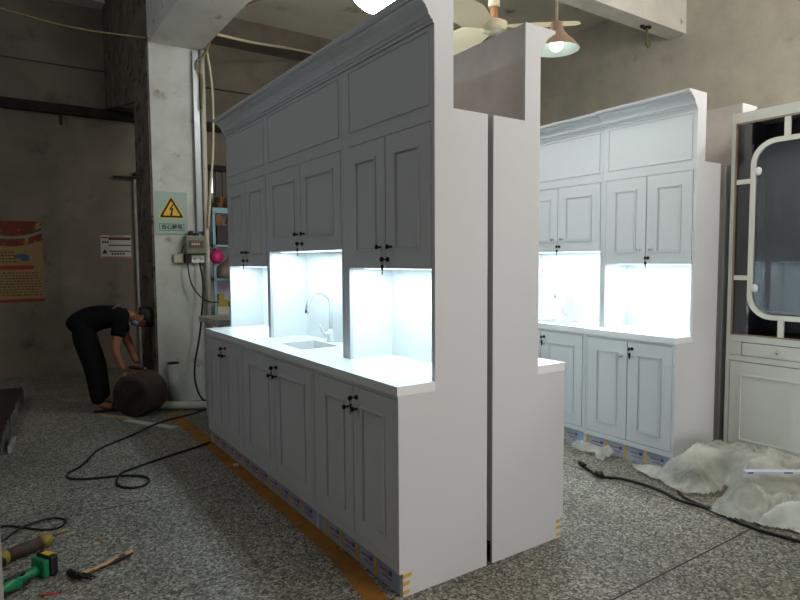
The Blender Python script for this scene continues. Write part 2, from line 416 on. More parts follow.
# right-hand row
XC, YC, WC = 3.725, 2.245, .742
c2 = make_unit(WC, [dict(y0=.02, y1=.715, z=1.41, sink=False, c0=0, c1=WC)], .02, .012)
c1 = make_unit(1.73, [dict(y0=.02, y1=.88, z=1.51, sink=True, c0=0, c1=.90), dict(y0=.93, y1=1.705, z=1.41, sink=False, c0=.90, c1=1.73)], .012, .025)
c2.location = (XC, YC, 0); c1.location = (XC+.02, YC+WC+.016, 0)
tag(c2, 'brightly lit white single-bay kitchen unit at right with plain end panel showing', 'kitchen unit', 'white kitchen display units')
tag(c1, 'white sink unit of the right-hand row, partly hidden by the centre panel', 'kitchen unit', 'white kitchen display units')
put(c2, XC+1.072, YC+WC, PI, 'white kitchen unit backing onto the right-hand row, its crown end above the glass cabinet')
# yellow tapes on end panels are parts of those units
def end_tape(root, pts, sgn=1):
    for (x, z, l, a) in pts:
        MB().box(0, l, -.0012, 0, 0, .017).build('packing_tape', TAPE, root, loc=None).matrix_local = Matrix.Translation((x, -.0002, z)) @ Matrix.Rotation(a, 4, 'Y')
end_tape(unit_a, [(.02, .083, .045, -.1), (.02, .05, .034, -.08), (.02, .012, .032, -.05)])
CH = mat('chrome_knob', (200, 200, 205), .12, 1)
bunit = [o for o in C.objects if o.parent is None and 'label' in o and 'right of the gap' in o['label']][0]
for (x, z, l) in ((.02, .082, .032), (.02, .048, .034), (.02, .012, .030)):
    MB().box(x, x+l, WA, WA+.0012, z, z+.016).build('packing_tape', TAPE, bunit)

# ------------------------------------------------------------------ dark bare board between rows is the gap itself; glass display cabinet
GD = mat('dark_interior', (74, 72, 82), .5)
GLASS = mat('clear_glass', (235, 240, 245), .02); 
_n, _l, _b = nodes(GLASS)
_gl = _n.new('ShaderNodeBsdfGlossy'); _gl.inputs['Roughness'].default_value = .02; _tr = _n.new('ShaderNodeBsdfTransparent')
_tr.inputs[0].default_value = (.86, .88, .92, 1)
_fr = _n.new('ShaderNodeFresnel'); _fr.inputs[0].default_value = 1.7; _mx = _n.new('ShaderNodeMixShader')
_l.new(_fr.outputs[0], _mx.inputs[0]); _l.new(_tr.outputs[0], _mx.inputs[1]); _l.new(_gl.outputs[0], _mx.inputs[2])
_l.new(_mx.outputs[0], _n['Material Output'].inputs[0])
MAHOG = mat('dark_mahogany', (62, 34, 34), .4)
XE, YE, WE = 4.272, 2.198, 1.35      # extends towards the camera: y from YE-WE to YE
t = thing('display_cabinet', 'tall grey-white cabinet with rounded glass door and knobbed drawer at right edge', 'cabinet', (XE, YE-WE, 0))
ZE = 2.44
oz0, oz1, oy0, oy1 = .915, 2.372, .03, WE-.028
MB().box(0, .02, 0, oy0, .1, ZE).box(0, .02, oy1, WE, 0, ZE).box(0, .02, oy0, oy1, oz1, ZE).box(0, .02, oy0, oy1, .87, oz0).box(0, .02, oy0, oy1, 0, .14).box(0, .02, oy0, oy1, .735, .775).build('face_frame', EWHITE, t, .001)
for q in (0, WE-.018): MB().box(.02, .45, q, q+.018, 0, ZE).build('side_panel', EWHITE, t)
MB().box(.02, .45, .018, WE-.018, ZE-.018, ZE).build('top_panel', EWHITE, t)
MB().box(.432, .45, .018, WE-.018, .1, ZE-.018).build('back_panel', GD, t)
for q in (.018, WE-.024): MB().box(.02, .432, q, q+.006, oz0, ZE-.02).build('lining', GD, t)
MB().box(.02, .432, .024, WE-.024, oz0-.02, oz0).build('display_shelf', MAHOG, t)
# drawer
dr = MB().box(-.002, .016, .252, WE-.111, .779, .865).build('drawer', EWHITE, t, .001)
for q in ((oy0, .247), (WE-.106, oy1)): MB().box(0, .018, *q, .777, .868).build('drawer_surround', EWHITE, t)
MB().lathe([(.006, 0), (.005, .012), (.011, .017), (.013, .024), (.008, .03), (.0001, .031)], 14, Matrix.Translation((-.002, 1.854-(YE-WE), .822)) @ Matrix.Rotation(-PI/2, 4, 'Y')).build('knob', CHROME, dr)
# lower doors: one wide panel
dd = MB().box(-.002, .016, oy0+.004, oy1-.005, .144, .730).build('base_door', EWHITE, t, .001)
mm = MB(); frame_box(mm, -.002, .12, WE-.103, .18, .645, .010, .006); mm.build('panel_moulding', EWHITE, dd)
# rounded metal frame with glass
def rr(y0, y1, z0, z1, r, n=10):
    out = []
    for (cy, cz, a0) in ((y1-r, z1-r, 0), (y0+r, z1-r, PI/2), (y0+r, z0+r, PI), (y1-r, z0+r, 1.5*PI)):
        out += [(cy+r*math.cos(a0+i*PI/2/n), cz+r*math.sin(a0+i*PI/2/n)) for i in range(n+1)]
    return out
yo1 = 2.066-(YE-WE); yo0 = .16
out_, in_ = rr(yo0, yo1, 1.036, 2.238, .16), rr(yo0+.032, yo1-.032, 1.068, 2.206, .13)
mb = MB(); n_ = len(out_); V = []
for x in (-.004, .024):
    V.append(([mb.bm.verts.new((x, *p)) for p in out_], [mb.bm.verts.new((x, *p)) for p in in_]))
for k in range(n_):
    j = (k+1) % n_
    mb.bm.faces.new((V[0][0][k], V[0][0][j], V[0][1][j], V[0][1][k])); mb.bm.faces.new((V[1][0][k], V[1][1][k], V[1][1][j], V[1][0][j]))
    mb.bm.faces.new((V[0][0][k], V[1][0][k], V[1][0][j], V[0][0][j])); mb.bm.faces.new((V[0][1][k], V[0][1][j], V[1][1][j], V[1][1][k]))
door = mb.build('glass_door', mat('satin_cream_metal', (232, 232, 222), .35), t)
door['label'] = 'rounded cream metal door frame'
mb = MB(); pin = rr(yo0+.03, yo1-.03, 1.066, 2.208, .13)
mb.prism([(p[0], p[1]) for p in pin], .008, .013, 'x'); mb.build('glass_pane', GLASS, door)
for z in (2.03, 1.245):
    MB().sph((0, 0, 0), .022, (.45, 1, 1.3), 12).box(-.012, .006, -.005, .014, -.015, .015).build('hinge_clip', mat('white_plastic', (235, 238, 238), .3), door, .002, loc=(-.004, yo1-.052, z))
CM = door.data.materials[0]
for z in (1.955, 1.298): MB().box(0, .02, yo1-.005, oy1, z, z+.032).build('frame_strut', CM, t)
for y in (1.832-(YE-WE),):
    for q in ((2.236, oz1), (oz0, 1.038)): MB().box(0, .02, y, y+.034, *q).build('frame_strut', CM, t)
mu = MB()
for (a, b, c, d) in ((oy0, oy1, oz1-.012, oz1), (oy0, oy1, oz0, oz0+.010), (oy1-.012, oy1, oz0, oz1)): mu.box(-.002, .01, a, b, c, d)
mu.build('opening_trim', mat('bronze_trim', (150, 134, 112), .3, .6), t)
# side fill panes of glass around the door
MB().box(.009, .012, yo1-.01, oy1-.01, oz0+.01, oz1-.01).build('side_pane', GLASS, t)
dots = MB()
for z in [1.15+.1*i for i in range(11)]:
    for x in (.1, .34): dots.box(x, x+.012, WE-.0255, WE-.024, z, z+.006)
dots.build('shelf_pin_holes', BLACKP, t)

# cabinet edge at far right of the frame
t = thing('white_cabinet', 'narrow sliver of a pale cabinet with taped foot at right edge', 'cabinet', (2.945, .36, 0))
MB().box(0, .02, 0, .8, .1, 2.4).build('front_panel', EWHITE, t, .002)
for q in (0, .782): MB().box(.02, .5, q, q+.018, 0, 2.4).build('side_panel', EWHITE, t)
MB().box(.02, .04, .018, .782, 0, .1).build('plinth', CARD, t)
for y in (.75, .6): MB().box(.017, .02, y, y+.022, 0, .1).build('packing_tape', TAPE, t)
MB().box(.02, .5, .018, .782, 2.38, 2.4).build('top_panel', EWHITE, t)

# upright panel edge at the far left, near the camera
t = thing('upright_panel', 'tall upright panel, grey edge strip at the left border beside the tools', 'panel', (-.42, 2.2, 0))
MB().box(0, .39, 0, .03, 0, 2.2).build('board', mat('dark_laminate', (34, 26, 24), .5), t)
MB().box(.39, .40, -.005, .035, 0, 2.2).build('edge_strip', PVC, t)

# ------------------------------------------------------------------ low dark board stack at left
t = thing('dark_tabletop', 'low dark laminated top with peeling grey edge, on floor at left by the wall', 'table top', (0, 0, 0))
poly = [(.19, 7.35), (-.02, 5.35), (-1.6, 5.5), (-1.4, 7.6)]
MB().prism(poly, .02, .15, 'z').build('board', mat('dark_laminate_top', (30, 24, 24), .35), t)
e = MB()
v = [e.bm.verts.new(p) for p in ((.196, 7.35, .0), (-.014, 5.35, .0), (-.014, 5.35, .13), (.196, 7.35, .13), (.186, 7.352, 0), (-.024, 5.352, 0), (-.024, 5.352, .13), (.186, 7.352, .13))]
for f in ((0,1,2,3),(4,7,6,5),(0,4,5,1),(3,2,6,7),(0,3,7,4),(1,5,6,2)): e.bm.faces.new([v[i] for i in f])
e.build('edge_strip', worn('peeling_grey_edge', (128, 128, 120), (96, 92, 84), 7, .4, .46), t)
tag(MB().box(-.012, .012, -.16, .16, 0, .05).build('scrap_strip', PVC, None, .002, loc=(.055, 5.55, .0), rotz=-.12), 'pale scrap strip leaning on the low dark top at left', 'scrap')

# ------------------------------------------------------------------ posters and signs
YW = 8.955
t = thing('wall_poster', 'orange and yellow printed poster on the dark wall at left', 'poster', (.16, YW, .957))
PW, PH = .36, 1.02
def onwall(parent, name, m, rects, y=-.004, th=.001):
    b = MB()
    for (x0, x1, z0, z1) in rects: b.box(x0, x1, y-th, y, z0, z1)
    return b.build(name, m, parent)
onwall(t, 'sheet', noisy('poster_yellow', (144, 130, 76), (150, 118, 88), 3, .7, c3=(150, 98, 74), s3=2, lo3=.5, hi3=.7), [(-PW, PW, 0, PH)], -.002)
b = MB(); N = 24
vs = []
for i in range(N+1):
    x = -PW+2*PW*i/N; z = .70+.09*((x-.02)/PW)**2
    vs.append((b.bm.verts.new((x, -.0045, z)), b.bm.verts.new((x, -.0045, PH-.002))))
for a, c in zip(vs, vs[1:]): b.bm.faces.new((a[0], c[0], c[1], a[1]))
b.build('red_header', noisy('poster_red', (132, 44, 26), (92, 48, 30), 6, .7, c3=(150, 130, 70), s3=7, lo3=.55, hi3=.62), t)
b = MB(); vs = []
for i in range(N+1):
    x = -PW+2*PW*i/N; z = .79+.09*((x-.02)/PW)**2
    vs.append((b.bm.verts.new((x, -.0052, z)), b.bm.verts.new((x, -.0052, z+.035))))
for a, c in zip(vs, vs[1:]): b.bm.faces.new((a[0], c[0], c[1], a[1]))
b.build('pale_band', mat('poster_pale', (120, 132, 116), .7), t)
onwall(t, 'red_band', PRED if False else mat('poster_red_flat', (140, 44, 34), .7), [(-PW, .25, .41, .46), (-PW, PW, 0, .035)], -.0042)
rows = []
for k in range(9):
    z = .08+.035*k
    x = -PW+.03
    while x < PW-.05:
        w_ = random.uniform(.01, .03); rows.append((x, x+w_, z, z+.012)); x += w_+random.uniform(.006, .02)
for k in range(4):
    z = .50+.04*k; x = -PW+.03
    while x < .05:
        w_ = random.uniform(.01, .03); rows.append((x, x+w_, z, z+.014)); x += w_+random.uniform(.006, .02)
onwall(t, 'text_rows', mat('poster_text', (70, 46, 36), .8), rows, -.0044)
b = MB().sph((.13, 0, .575), .05, (1.7, .04, .6), 10).sph((.17, 0, .54), .035, (1.4, .05, .7), 10); b.build('blue_patch', mat('poster_blue', (50, 82, 110), .7), t).location = (0, -.005, 0)

t = thing('notice_sign', 'small white notice with red top and bottom bands on the back wall', 'sign', (1.385, YW, 1.507))
onwall(t, 'plate', mat('notice_white', (188, 184, 176), .6), [(-.19, .19, 0, .31)], -.002)
onwall(t, 'red_band', mat('notice_red', (150, 44, 40), .6), [(-.185, -.09, .265, .285), (-.185, .185, .005, .02), (.0-.09, .185, .262, .285)], -.0035)
onwall(t, 'black_rule', BLACKP, [(-.09, .185, .245, .268), (-.09, .185, .165, .18), (-.09, .185, .085, .1)]+[(-.07+.03*i, -.05+.03*i, .293, .305) for i in range(6)]+[(-.17+.03*i, -.15+.03*i, .2, .23) for i in range(3)]+[(-.06+.035*i, -.035+.035*i, .045, .07) for i in range(5)], -.0042)
b = MB(); b.prism([(-.175, .06), (-.105, .06), (-.14, .12)], -.0045, -.0035, 'y'); b.build('triangle', BLACKP, t)

t = thing('warning_sign', 'pale green electric hazard sign with yellow triangle on the column', 'sign', (1.505, 6.34, 1.73))
onwall(t, 'plate', mat('sign_pale_green', (150, 170, 160), .35), [(-.155, .155, 0, .425)], -.001)
def tri(cx, cz, r, y, name, m):
    b = MB(); P = []
    for k in range(3):
        a = PI/2+k*2*PI/3
        for d in (-.22, 0, .22): P.append((cx+r*math.cos(a)*.93+.07*r*math.cos(a+d*4.2), cz+r*math.sin(a)*.93+.07*r*math.sin(a+d*4.2)))
    b.prism(P, y-.0008, y, 'y'); return b.build(name, m, t)
YEL = mat('sign_yellow', (214, 172, 30), .4)
tri(0, .235, .145, -.0022, 'yellow_edge', YEL); tri(0, .235, .127, -.0032, 'black_triangle', BLACKP); tri(0, .235, .092, -.0042, 'yellow_triangle', YEL)
b = MB().prism([(.010, .302), (-.024, .240), (-.002, .247), (-.010, .206), (-.020, .208), (-.006, .178), (.014, .200), (.004, .203), (.020, .264), (.000, .258), (.022, .296)], -.0062, -.0052, 'y'); b.build('lightning_bolt', BLACKP, t)
onwall(t, 'text_frame', BLACKP, [(-.12, .12, .1, .104), (-.12, .12, .036, .04), (-.12, -.116, .036, .104), (.116, .12, .036, .104)], -.002)
text_mesh('sign_text', '当心触电', .052, BLACKP, t, Matrix.Translation((0, -.0025, .069)) @ Matrix.Rotation(PI/2, 4, 'X'), .0012)

# ------------------------------------------------------------------ electrics on the column
t = thing('meter_box', 'grey-green electricity meter box on the column below the hazard sign', 'meter', (1.715, 6.34, 1.53))
GG = mat('grey_green_case', (112, 116, 96), .5)
MB().box(-.1, .1, -.09, 0, 0, .185).build('case', GG, t, .012)
MB().box(-.07, .075, -.1, -.09, .06, .14).build('window', mat('meter_face', (70, 74, 66), .3), t, .004)
onwall(t, 'dial_marks', PRED, [(-.045, .045, .118, .128), (-.05, .055, .066, .072)], -.1005)
onwall(t, 'dial_numbers', mat('pale_marks', (190, 190, 180), .6), [(-.045+.022*i, -.03+.022*i, .09, .108) for i in range(4)], -.1005)
MB().box(-.05, -.015, -.07, -.01, .185, .235).box(.0, .04, -.07, -.01, .185, .215).build('breaker', BLACK, t, .004)
tag(MB().box(-.045, .045, -.035, 0, 0, .09).build('socket_plate', mat('beige_plate', (170, 164, 140), .5), None, .004, loc=(1.552, 6.34, 1.44)), 'beige socket plate left of the black plug below the meter', 'socket')
tag(MB().box(-.03, .03, -.07, 0, 0, .09).build('power_plug', BLACK, None, .008, loc=(1.64, 6.34, 1.44)), 'black power plug in the row of sockets below the meter', 'plug')
t = thing('power_socket', 'white double power socket right of the black plug', 'socket', (1.745, 6.34, 1.437))
MB().box(-.065, .065, -.035, 0, 0, .085).build('case', mat('socket_white', (205, 205, 198), .4), t, .004)
onwall(t, 'socket_holes', BLACKP, [(-.045, -.038, .03, .05), (-.03, -.023, .03, .05), (.02, .027, .03, .05), (.035, .042, .03, .05)], -.0355)
tag(MB().box(1.745, 1.805, 6.30, 6.345, 1.76, 3.58).build('cable_trunking', mat('galvanised', (150, 154, 156), .4, .5), None, .003), 'grey metal cable trunking running down the column to the meter', 'trunking')
tag(MB().tube([(1.845, 6.31, 3.6), (1.84, 6.31, .0)], .026, 12).build('drain_pipe', mat('aged_white_pipe', (182, 178, 162), .5)), 'aged white pipe running down the right edge of the column', 'pipe')
for i, z in enumerate((2.35, 1.05, .95)):
    pass
cab = lambda name, pts, r, m, label, cat='cable', sm=8: tag(MB().tube(pts, r, 7, sm).build(name, m), label, cat)
cab('loose_cable', [(1.88, 6.3, 3.7), (1.93, 6.27, 3.2), (1.92, 6.27, 2.6), (1.88, 6.26, 2.2), (1.85, 6.26, 1.8)], .012, CREAM, 'cream cable hanging beside the white column pipe')
cab('loose_cable', [(1.96, 6.3, 3.78), (1.86, 6.25, 3.55), (1.78, 6.27, 3.45), (1.82, 6.25, 3.3), (1.81, 6.25, 3.0)], .01, TAN, 'tan wire bunched at the top of the column')
cab('loose_cable', [(1.94, 6.3, 3.79), (2.6, 6.9, 4.0), (3.4, 7.6, 4.28), (4.24, 8.4, 4.574)], .016, CREAM, 'cream cable stretched from the column towards the far beam')
cab('ceiling_wire', [(-1.8, 6.3, 3.85), (.135, 6.3, 3.634), (.7, 6.3, 3.585), (1.33, 6.3, 3.618)], .008, TAN, 'tan wire sagging across the dark left side to the column')
cab('ceiling_wire', [(1.86, 6.3, 3.7), (2.4, 7.3, 4.4), (2.87, 8.2, 4.86), (3.05, 7.66, 4.87), (3.6, 6.6, 4.87)], .012, CREAM, 'cream wire along the ceiling above the cream cable')
cab('plug_lead', [(1.63, 6.27, 1.45), (1.65, 6.25, 1.25), (1.72, 6.25, 1.12), (1.82, 6.26, 1.04), (1.95, 6.3, 1.02)], .007, BLACK, 'thin black lead curving from the plug to the right of the pipe')
cab('plug_lead', [(1.754, 6.28, 1.44), (1.765, 6.215, 1.2), (1.72, 6.20, .75), (1.655, 6.20, .4), (1.65, 6.16, .2), (1.70, 6.1, .05), (1.80, 5.95, .012)], .010, BLACK, 'black lead hanging from the white socket to the floor')
cab('plug_lead', [(1.66, 6.27, 1.6), (1.60, 6.25, 1.62), (1.57, 6.26, 1.54)], .008, BLACK, 'short black lead left of the meter box', sm=5)
# pvc pipes by the column
t = thing('standing_pipe', 'grey plastic pipe standing upright against the foot of the column', 'pipe', (1.462, 6.28, 0))
MB().lathe([(.055, 0), (.055, .42)], 20).build('tube', PVC, t); MB().lathe([(.05, .421), (.058, .421), (.058, .433), (.0001, .434)], 20).build('rim', RUST, t)
tag(MB().tube([(1.22, 6.2, .045), (1.45, 6.02, .042), (1.72, 5.84, .042)], .04, 14).build('floor_pipe', mat('pale_pvc', (200, 198, 190), .4)), 'pale plastic pipe lying on the floor at the foot of the column', 'pipe')
tag(MB().box(-.30, .30, -.035, .035, 0, .012).build('wood_strip', noisy('grey_wood', (196, 194, 186), (166, 162, 154), 4, .8, stretch=(1, 8, 1)), None, .002, loc=(1.09, 5.62, 0), rotz=-1.05), 'grey wooden strip on the floor in front of the pale pipe', 'wood strip')
tag(MB().box(-.2, .2, -.03, .03, 0, .012).build('wood_strip', noisy('tan_wood', (176, 158, 130), (140, 120, 96), 4, .8, stretch=(1, 8, 1)), None, .002, loc=(.88, 6.08, 0), rotz=-1.0), 'tan wooden strip on the floor below the bent person', 'wood strip')

# bench behind the centre run
t = thing('workbench', 'grey workbench top just behind the far end of the centre run', 'workbench', (1.56, 5.12, 0))
BG = noisy('grey_bench', (200, 198, 190), (172, 168, 160), 5, .8)
MB().box(0, 1.0, 0, .55, .895, .945).build('bench_top', BG, t, .004)
for (x, y) in ((.04, .04), (.9, .04), (.04, .46), (.9, .46)): MB().box(x, x+.05, y, y+.05, 0, .895).build('leg', BG, t)

# ------------------------------------------------------------------ storage shelf behind
t = thing('storage_rack', 'pale blue storage rack with cluttered shelves behind the column', 'shelf', (2.37, 7.9, 0))
PB = mat('pale_blue_paint', (132, 176, 184), .5); LIL = mat('lilac_backing', (196, 186, 200), .7)
for z in (.72, 1.2, 1.64, 2.08): MB().box(0, 1.1, -.06, .4, z, z+(.07 if z > 2 else .03)).build('shelf_board', PB, t, .003)
for (x, y) in ((0, -.06), (1.06, -.06), (0, .36), (1.06, .36)): MB().box(x, x+.035, y, y+.035, 0, 2.1).build('post', PB, t)
MB().box(.03, 1.07, .38, .395, .1, 2.08).build('back_sheet', LIL, t)
ORG = noisy('orange_brown_offcuts', (150, 108, 70), (112, 76, 46), 5, .8); DK = mat('dark_box', (40, 36, 34), .6)
SH = lambda z: z
def shelfthing(name, b, m, label, cat, loc, rz=0, group=None, bev=.003):
    o = b.build(name, m, None, bev, loc=loc, rotz=rz); return tag(o, label, cat, group)
BR2 = noisy('brown_offcuts', (98, 72, 56), (70, 48, 36), 6, .8)
clut = [(.05, .02), (.13, .1), (.2, .02), (.28, .1), (.36, .03), (.44, .1), (.52, .02)]
for i, (dx, dy) in enumerate(clut):
    h = random.uniform(.10, .17)
    b = MB().box(-.04, .04, -.03, .03, 0, h*.5).box(-.02, .05, -.025, .025, h*.5, h)
    shelfthing('wood_offcut', b, ORG if i % 2 else BR2, ['blocky brown offcut', 'tall orange-brown offcut', 'tilted brown offcut', 'squat orange-brown offcut', 'narrow brown offcut', 'stepped orange-brown offcut', 'last brown offcut'][i]+' on the pale blue rack top, '+['first', 'second', 'third', 'fourth', 'fifth', 'sixth', 'seventh'][i]+' from left', 'offcut', (2.4+dx, 7.9+dy, 2.151), random.uniform(-1, 1), 'offcuts heaped on top of the rack')
shelfthing('wood_block', MB().box(-.04, .04, -.04, .04, 0, .145), ORG, 'upright orange-brown wood block on the upper shelf, at the left', 'wood block', (2.47, 7.93, 1.92), 0)
shelfthing('wood_block', MB().box(-.035, .035, -.04, .04, 0, .12, Matrix.Rotation(.35, 4, 'Y')), ORG, 'tilted orange-brown wood block on the upper shelf', 'wood block', (2.60, 7.93, 1.94), 0)
shelfthing('dark_crate', MB().box(-.15, .15, -.1, .1, 0, .25), DK, 'dark crate on the upper shelf under the wood blocks', 'crate', (2.58, 7.95, 1.672), 0)
shelfthing('paper_sheet', MB().box(-.05, .05, -.003, .003, 0, .12, Matrix.Rotation(.6, 4, 'Y')), mat('paper_white', (205, 205, 205), .7), 'small white paper sheet leaning against the dark crate', 'paper', (2.70, 7.835, 1.70), 0)
o = MB().sph((0, 0, .09), .09, (1, .8, 1), 16).lathe([(.02, .16), (.035, .2), (.03, .205)], 10).build('pink_bag', mat('pink_plastic', (206, 44, 120), .4), None, loc=(2.40, 7.8, 1.432)); o.location.z = 1.42
tag(o, 'pink plastic bag hanging at the rack post', 'bag')
b = MB().lathe([(.19, 0), (.2, .05), (.17, .13), (.1, .2), (.05, .25), (.015, .31), (.0001, .32)], 18)
for v in b.bm.verts: v.co += Vector((noise.noise(v.co*9), noise.noise(v.co*9+Vector((5, 0, 0))), 0))*.03*(1 if v.co.z > .01 else 0)
tag(b.build('clear_bag', noisy('brown_film', (132, 112, 98), (160, 144, 132), 6, .3), None, loc=(2.62, 7.95-.0, 1.231)), 'peaked brownish plastic bag on the middle shelf', 'bag')
shelfthing('small_box', MB().box(-.06, .06, -.02, .02, 0, .05), mat('white_box', (200, 200, 195), .6), 'small white box in front of the peaked bag', 'box', (2.62, 7.86, 1.2315), 0) if False else None
shelfthing('yellow_box', MB().box(-.07, .07, -.06, .06, 0, .09).box(-.05, .02, -.05, .05, .09, .16), mat('box_yellow', (168, 148, 62), .6), 'yellow tool box on the lowest rack shelf, on a white carton', 'box', (2.50, 7.96, .852))
shelfthing('white_carton', MB().box(-.08, .08, -.08, .08, 0, .1), mat('carton_white', (190, 188, 182), .6), 'white carton on the lowest rack shelf', 'carton', (2.50, 7.96, .751))
shelfthing('red_toolbox', MB().box(-.12, .12, -.05, .05, 0, .05).box(-.07, .07, -.03, .03, .05, .07), mat('tool_red', (170, 40, 36), .4), 'red tool case on the lowest rack shelf', 'tool case', (2.70, 7.9, .751))
shelfthing('dark_case', MB().box(-.11, .11, -.06, .06, 0, .16), DK, 'dark case behind the red tool case', 'case', (2.72, 8.06, .751))
# glowing dots and corrugated sheet behind the rack
t = thing('corrugated_sheet', 'dark corrugated sheet behind the rack top', 'sheet', (2.3, 8.75, 0))
b = MB()
for i in range(14): b.box(.0+i*.1, .05+i*.1, -.02, .0, 0, 2.75)
b.box(0, 1.4, 0, .02, 0, 2.75); b.build('sheet', mat('dark_sheet', (78, 74, 66), .6), t); MB().box(-.05, 1.45, -.06, .03, 2.75, 2.83).build('top_rail', RUST, t)
t = thing('light_spots', 'vertical row of small white spots of light above the rack', 'light', (2.425, 8.0, 2.152))
MB().box(-.005, .005, 0, .01, 0, .46).build('strip', mat('strip_white', (180, 180, 180), .5), t)
b = MB()
for i in range(10): b.box(-.008, .008, -.008, 0, .205+.026*i, .22+.026*i)
b.build('glow_spots', mat('glow_spot', (255, 255, 255), .5, emit=(1, .95, 1), es=2.5), t)  # glowing dots put in for light showing through the sheet

# ------------------------------------------------------------------ ceiling fan
t = thing('ceiling_fan', 'cream three-bladed ceiling fan above the notched end panel', 'fan', (3.54, 3.81, 3.385))
FC = mat('aged_cream_enamel', (204, 196, 168), .4)
MB().lathe([(.0001, -.045), (.07, -.042), (.105, -.025), (.112, 0), (.11, .03), (.085, .045), (.03, .05), (.0001, .05)], 28).build('motor_housing', FC, t)
MB().lathe([(.0001, -.052), (.05, -.05), (.08, -.036), (.085, -.03)], 28).build('bottom_cap', mat('pale_cap', (222, 218, 196), .35), t)
MB().lathe([(.03, .05), (.034, .07), (.034, .16), (.022, .17)], 16).build('copper_collar', mat('rust_collar', (150, 104, 74), .5), t)
MB().lathe([(.05, .16), (.05, .3), (.02, .33), (.013, .34), (.013, 1.45)], 16).build('down_rod', FC, t)
MB().lathe([(.02, 1.41), (.08, 1.49), (.08, 1.53)], 20).build('ceiling_cup', FC, t)
for dg in (-6, 128, 228):
    a = math.radians(dg) - YAW
    b = MB(); prof = [(.10, .05), (.2, .075), (.3, .10), (.6, .095), (.66, .085), (.70, .05)]
    up_ = [b.bm.verts.new((s, w_, .012+.04*w_/.08)) for s, w_ in prof]+[b.bm.verts.new((s, -w_, .012-.05*w_/.08)) for s, w_ in reversed(prof)]
    dn_ = [b.bm.verts.new(v.co-Vector((0, 0, .004))) for v in up_]
    b.bm.faces.new(up_); b.bm.faces.new(dn_[::-1]); n_ = len(up_)
    for k in range(n_): b.bm.faces.new((up_[k], dn_[k], dn_[(k+1) % n_], up_[(k+1) % n_]))
    b.build('blade', FC, t).matrix_local = Matrix.Rotation(a, 4, 'Z')

# ------------------------------------------------------------------ pendant lamps
def pendant(loc, label, sc=1, rod=1.6, power=60, seen=8):
    t = thing('pendant_lamp', label, 'lamp', loc, 0, 'workshop pendant lamps')
    MB().lathe([(.205*sc, 0), (.20*sc, .004), (.17*sc, .035), (.10*sc, .085), (.062*sc, .12), (.055*sc, .165), (.04*sc, .175), (.0001, .176)], 36, cap=False).build('lamp_shade', mat('brown_enamel', (140, 112, 94), .4), t)
    MB().lathe([(.203*sc, .0), (.168*sc, .031), (.098*sc, .081), (.06*sc, .116), (.0001, .12)], 36, cap=False).build('shade_lining', mat('white_enamel', (226, 236, 226), .4), t)
    MB().sph((0, 0, .03), .062*sc, (1, 1, .9), 20).lathe([(.03*sc, .06), (.02*sc, .12)], 14).build('bulb', mat('bulb_glass', (255, 255, 255), .4, emit=(.92, 1, .95), es=seen), t)
    MB().tube([(0, 0, .17), (0, 0, .17+rod)], .009, 8).build('rod', mat('cream_rod', (186, 176, 154), .5), t)
    MB().lathe([(.05, .165+rod), (.05, .19+rod)], 16).build('ceiling_cup', RUST, t)
    l = bpy.data.lights.new('bulb_light', 'SPOT'); l.spot_size = 2.75; l.spot_blend = .4; l.energy = power; l.color = (.9, 1, .95); l.shadow_soft_size = .05
    o = bpy.data.objects.new('bulb_light', l); C.objects.link(o); o.parent = t; o.location = (0, 0, -.035)
    return t
pendant((3.09, 2.735, 2.81), 'brown-shaded pendant lamp glowing beside the notched end panel crown', .72, 1.90, 16, 2.6)
t = thing('high_bay_lamp', 'large glaring white dish lamp above the centre run at top of photo', 'lamp', (2.60, 4.06, 3.40))
MB().lathe([(.0001, 0), (.09, .008), (.17, .035), (.225, .085), (.235, .12), (.23, .14), (.20, .20), (.13, .24)], 36, cap=False).build('glowing_diffuser', mat('lamp_diffuser', (255, 255, 255), .5, emit=(.95, 1, .97), es=48), t)
MB().lathe([(.135, .238), (.12, .26), (.08, .34), (.0001, .35)], 30, cap=False).build('lamp_housing', mat('lamp_grey', (130, 130, 130), .5), t)
MB().tube([(0, 0, .34), (0, 0, 1.5)], .01, 8).build('rod', PVC, t)
def fill_bulb(loc, label, power, col=(1, .97, .9)):
    t = thing('fill_bulb_lamp', label, 'lamp', loc)  # unseen bulbs, added only as fill light
    MB().tube([(0, 0, .14), (0, 0, 4.9-loc[2])], .008, 8).build('cord', PVC, t)
    MB().lathe([(.03, .07), (.03, .14), (.012, .16)], 16).build('lamp_holder', BLACK, t)
    MB().sph((0, 0, 0), .07, (1, 1, 1.1), 20).build('bulb', mat('bulb_white', (255, 255, 255), .4, emit=col, es=power), t)
fill_bulb((5.7, .6, 3.7), 'added out-of-view fill bulb by the right-hand concrete wall', 760)  # added to brighten the right wall and the ceiling
fill_bulb((-2.4, 3.9, 4.1), 'added out-of-view fill bulb over the left side of the workshop', 330, (.80, .9, 1))  # added to lift the left-facing cabinet fronts
# hook on beam
t = thing('beam_hook', 'rusty green hook hanging under the right-hand ceiling beam', 'hook', (6.87, 4.62, 4.335))
GRN = mat('green_rust', (92, 92, 62), .6)
MB().lathe([(.05, -.02), (.05, 0), (.03, .0)], 12).sph((-.1, 0, -.01), .03, seg=8).build('plate', RUST, t)
MB().tube([(0, 0, -.01), (0, 0, -.14), (.035, -.02, -.19), (.0, -.02, -.25), (-.035, -.02, -.2)], .016, 8, 6).sph((.0, -.01, -.2), .04, (1, .6, 1.2), 10).build('hook', GRN, t)

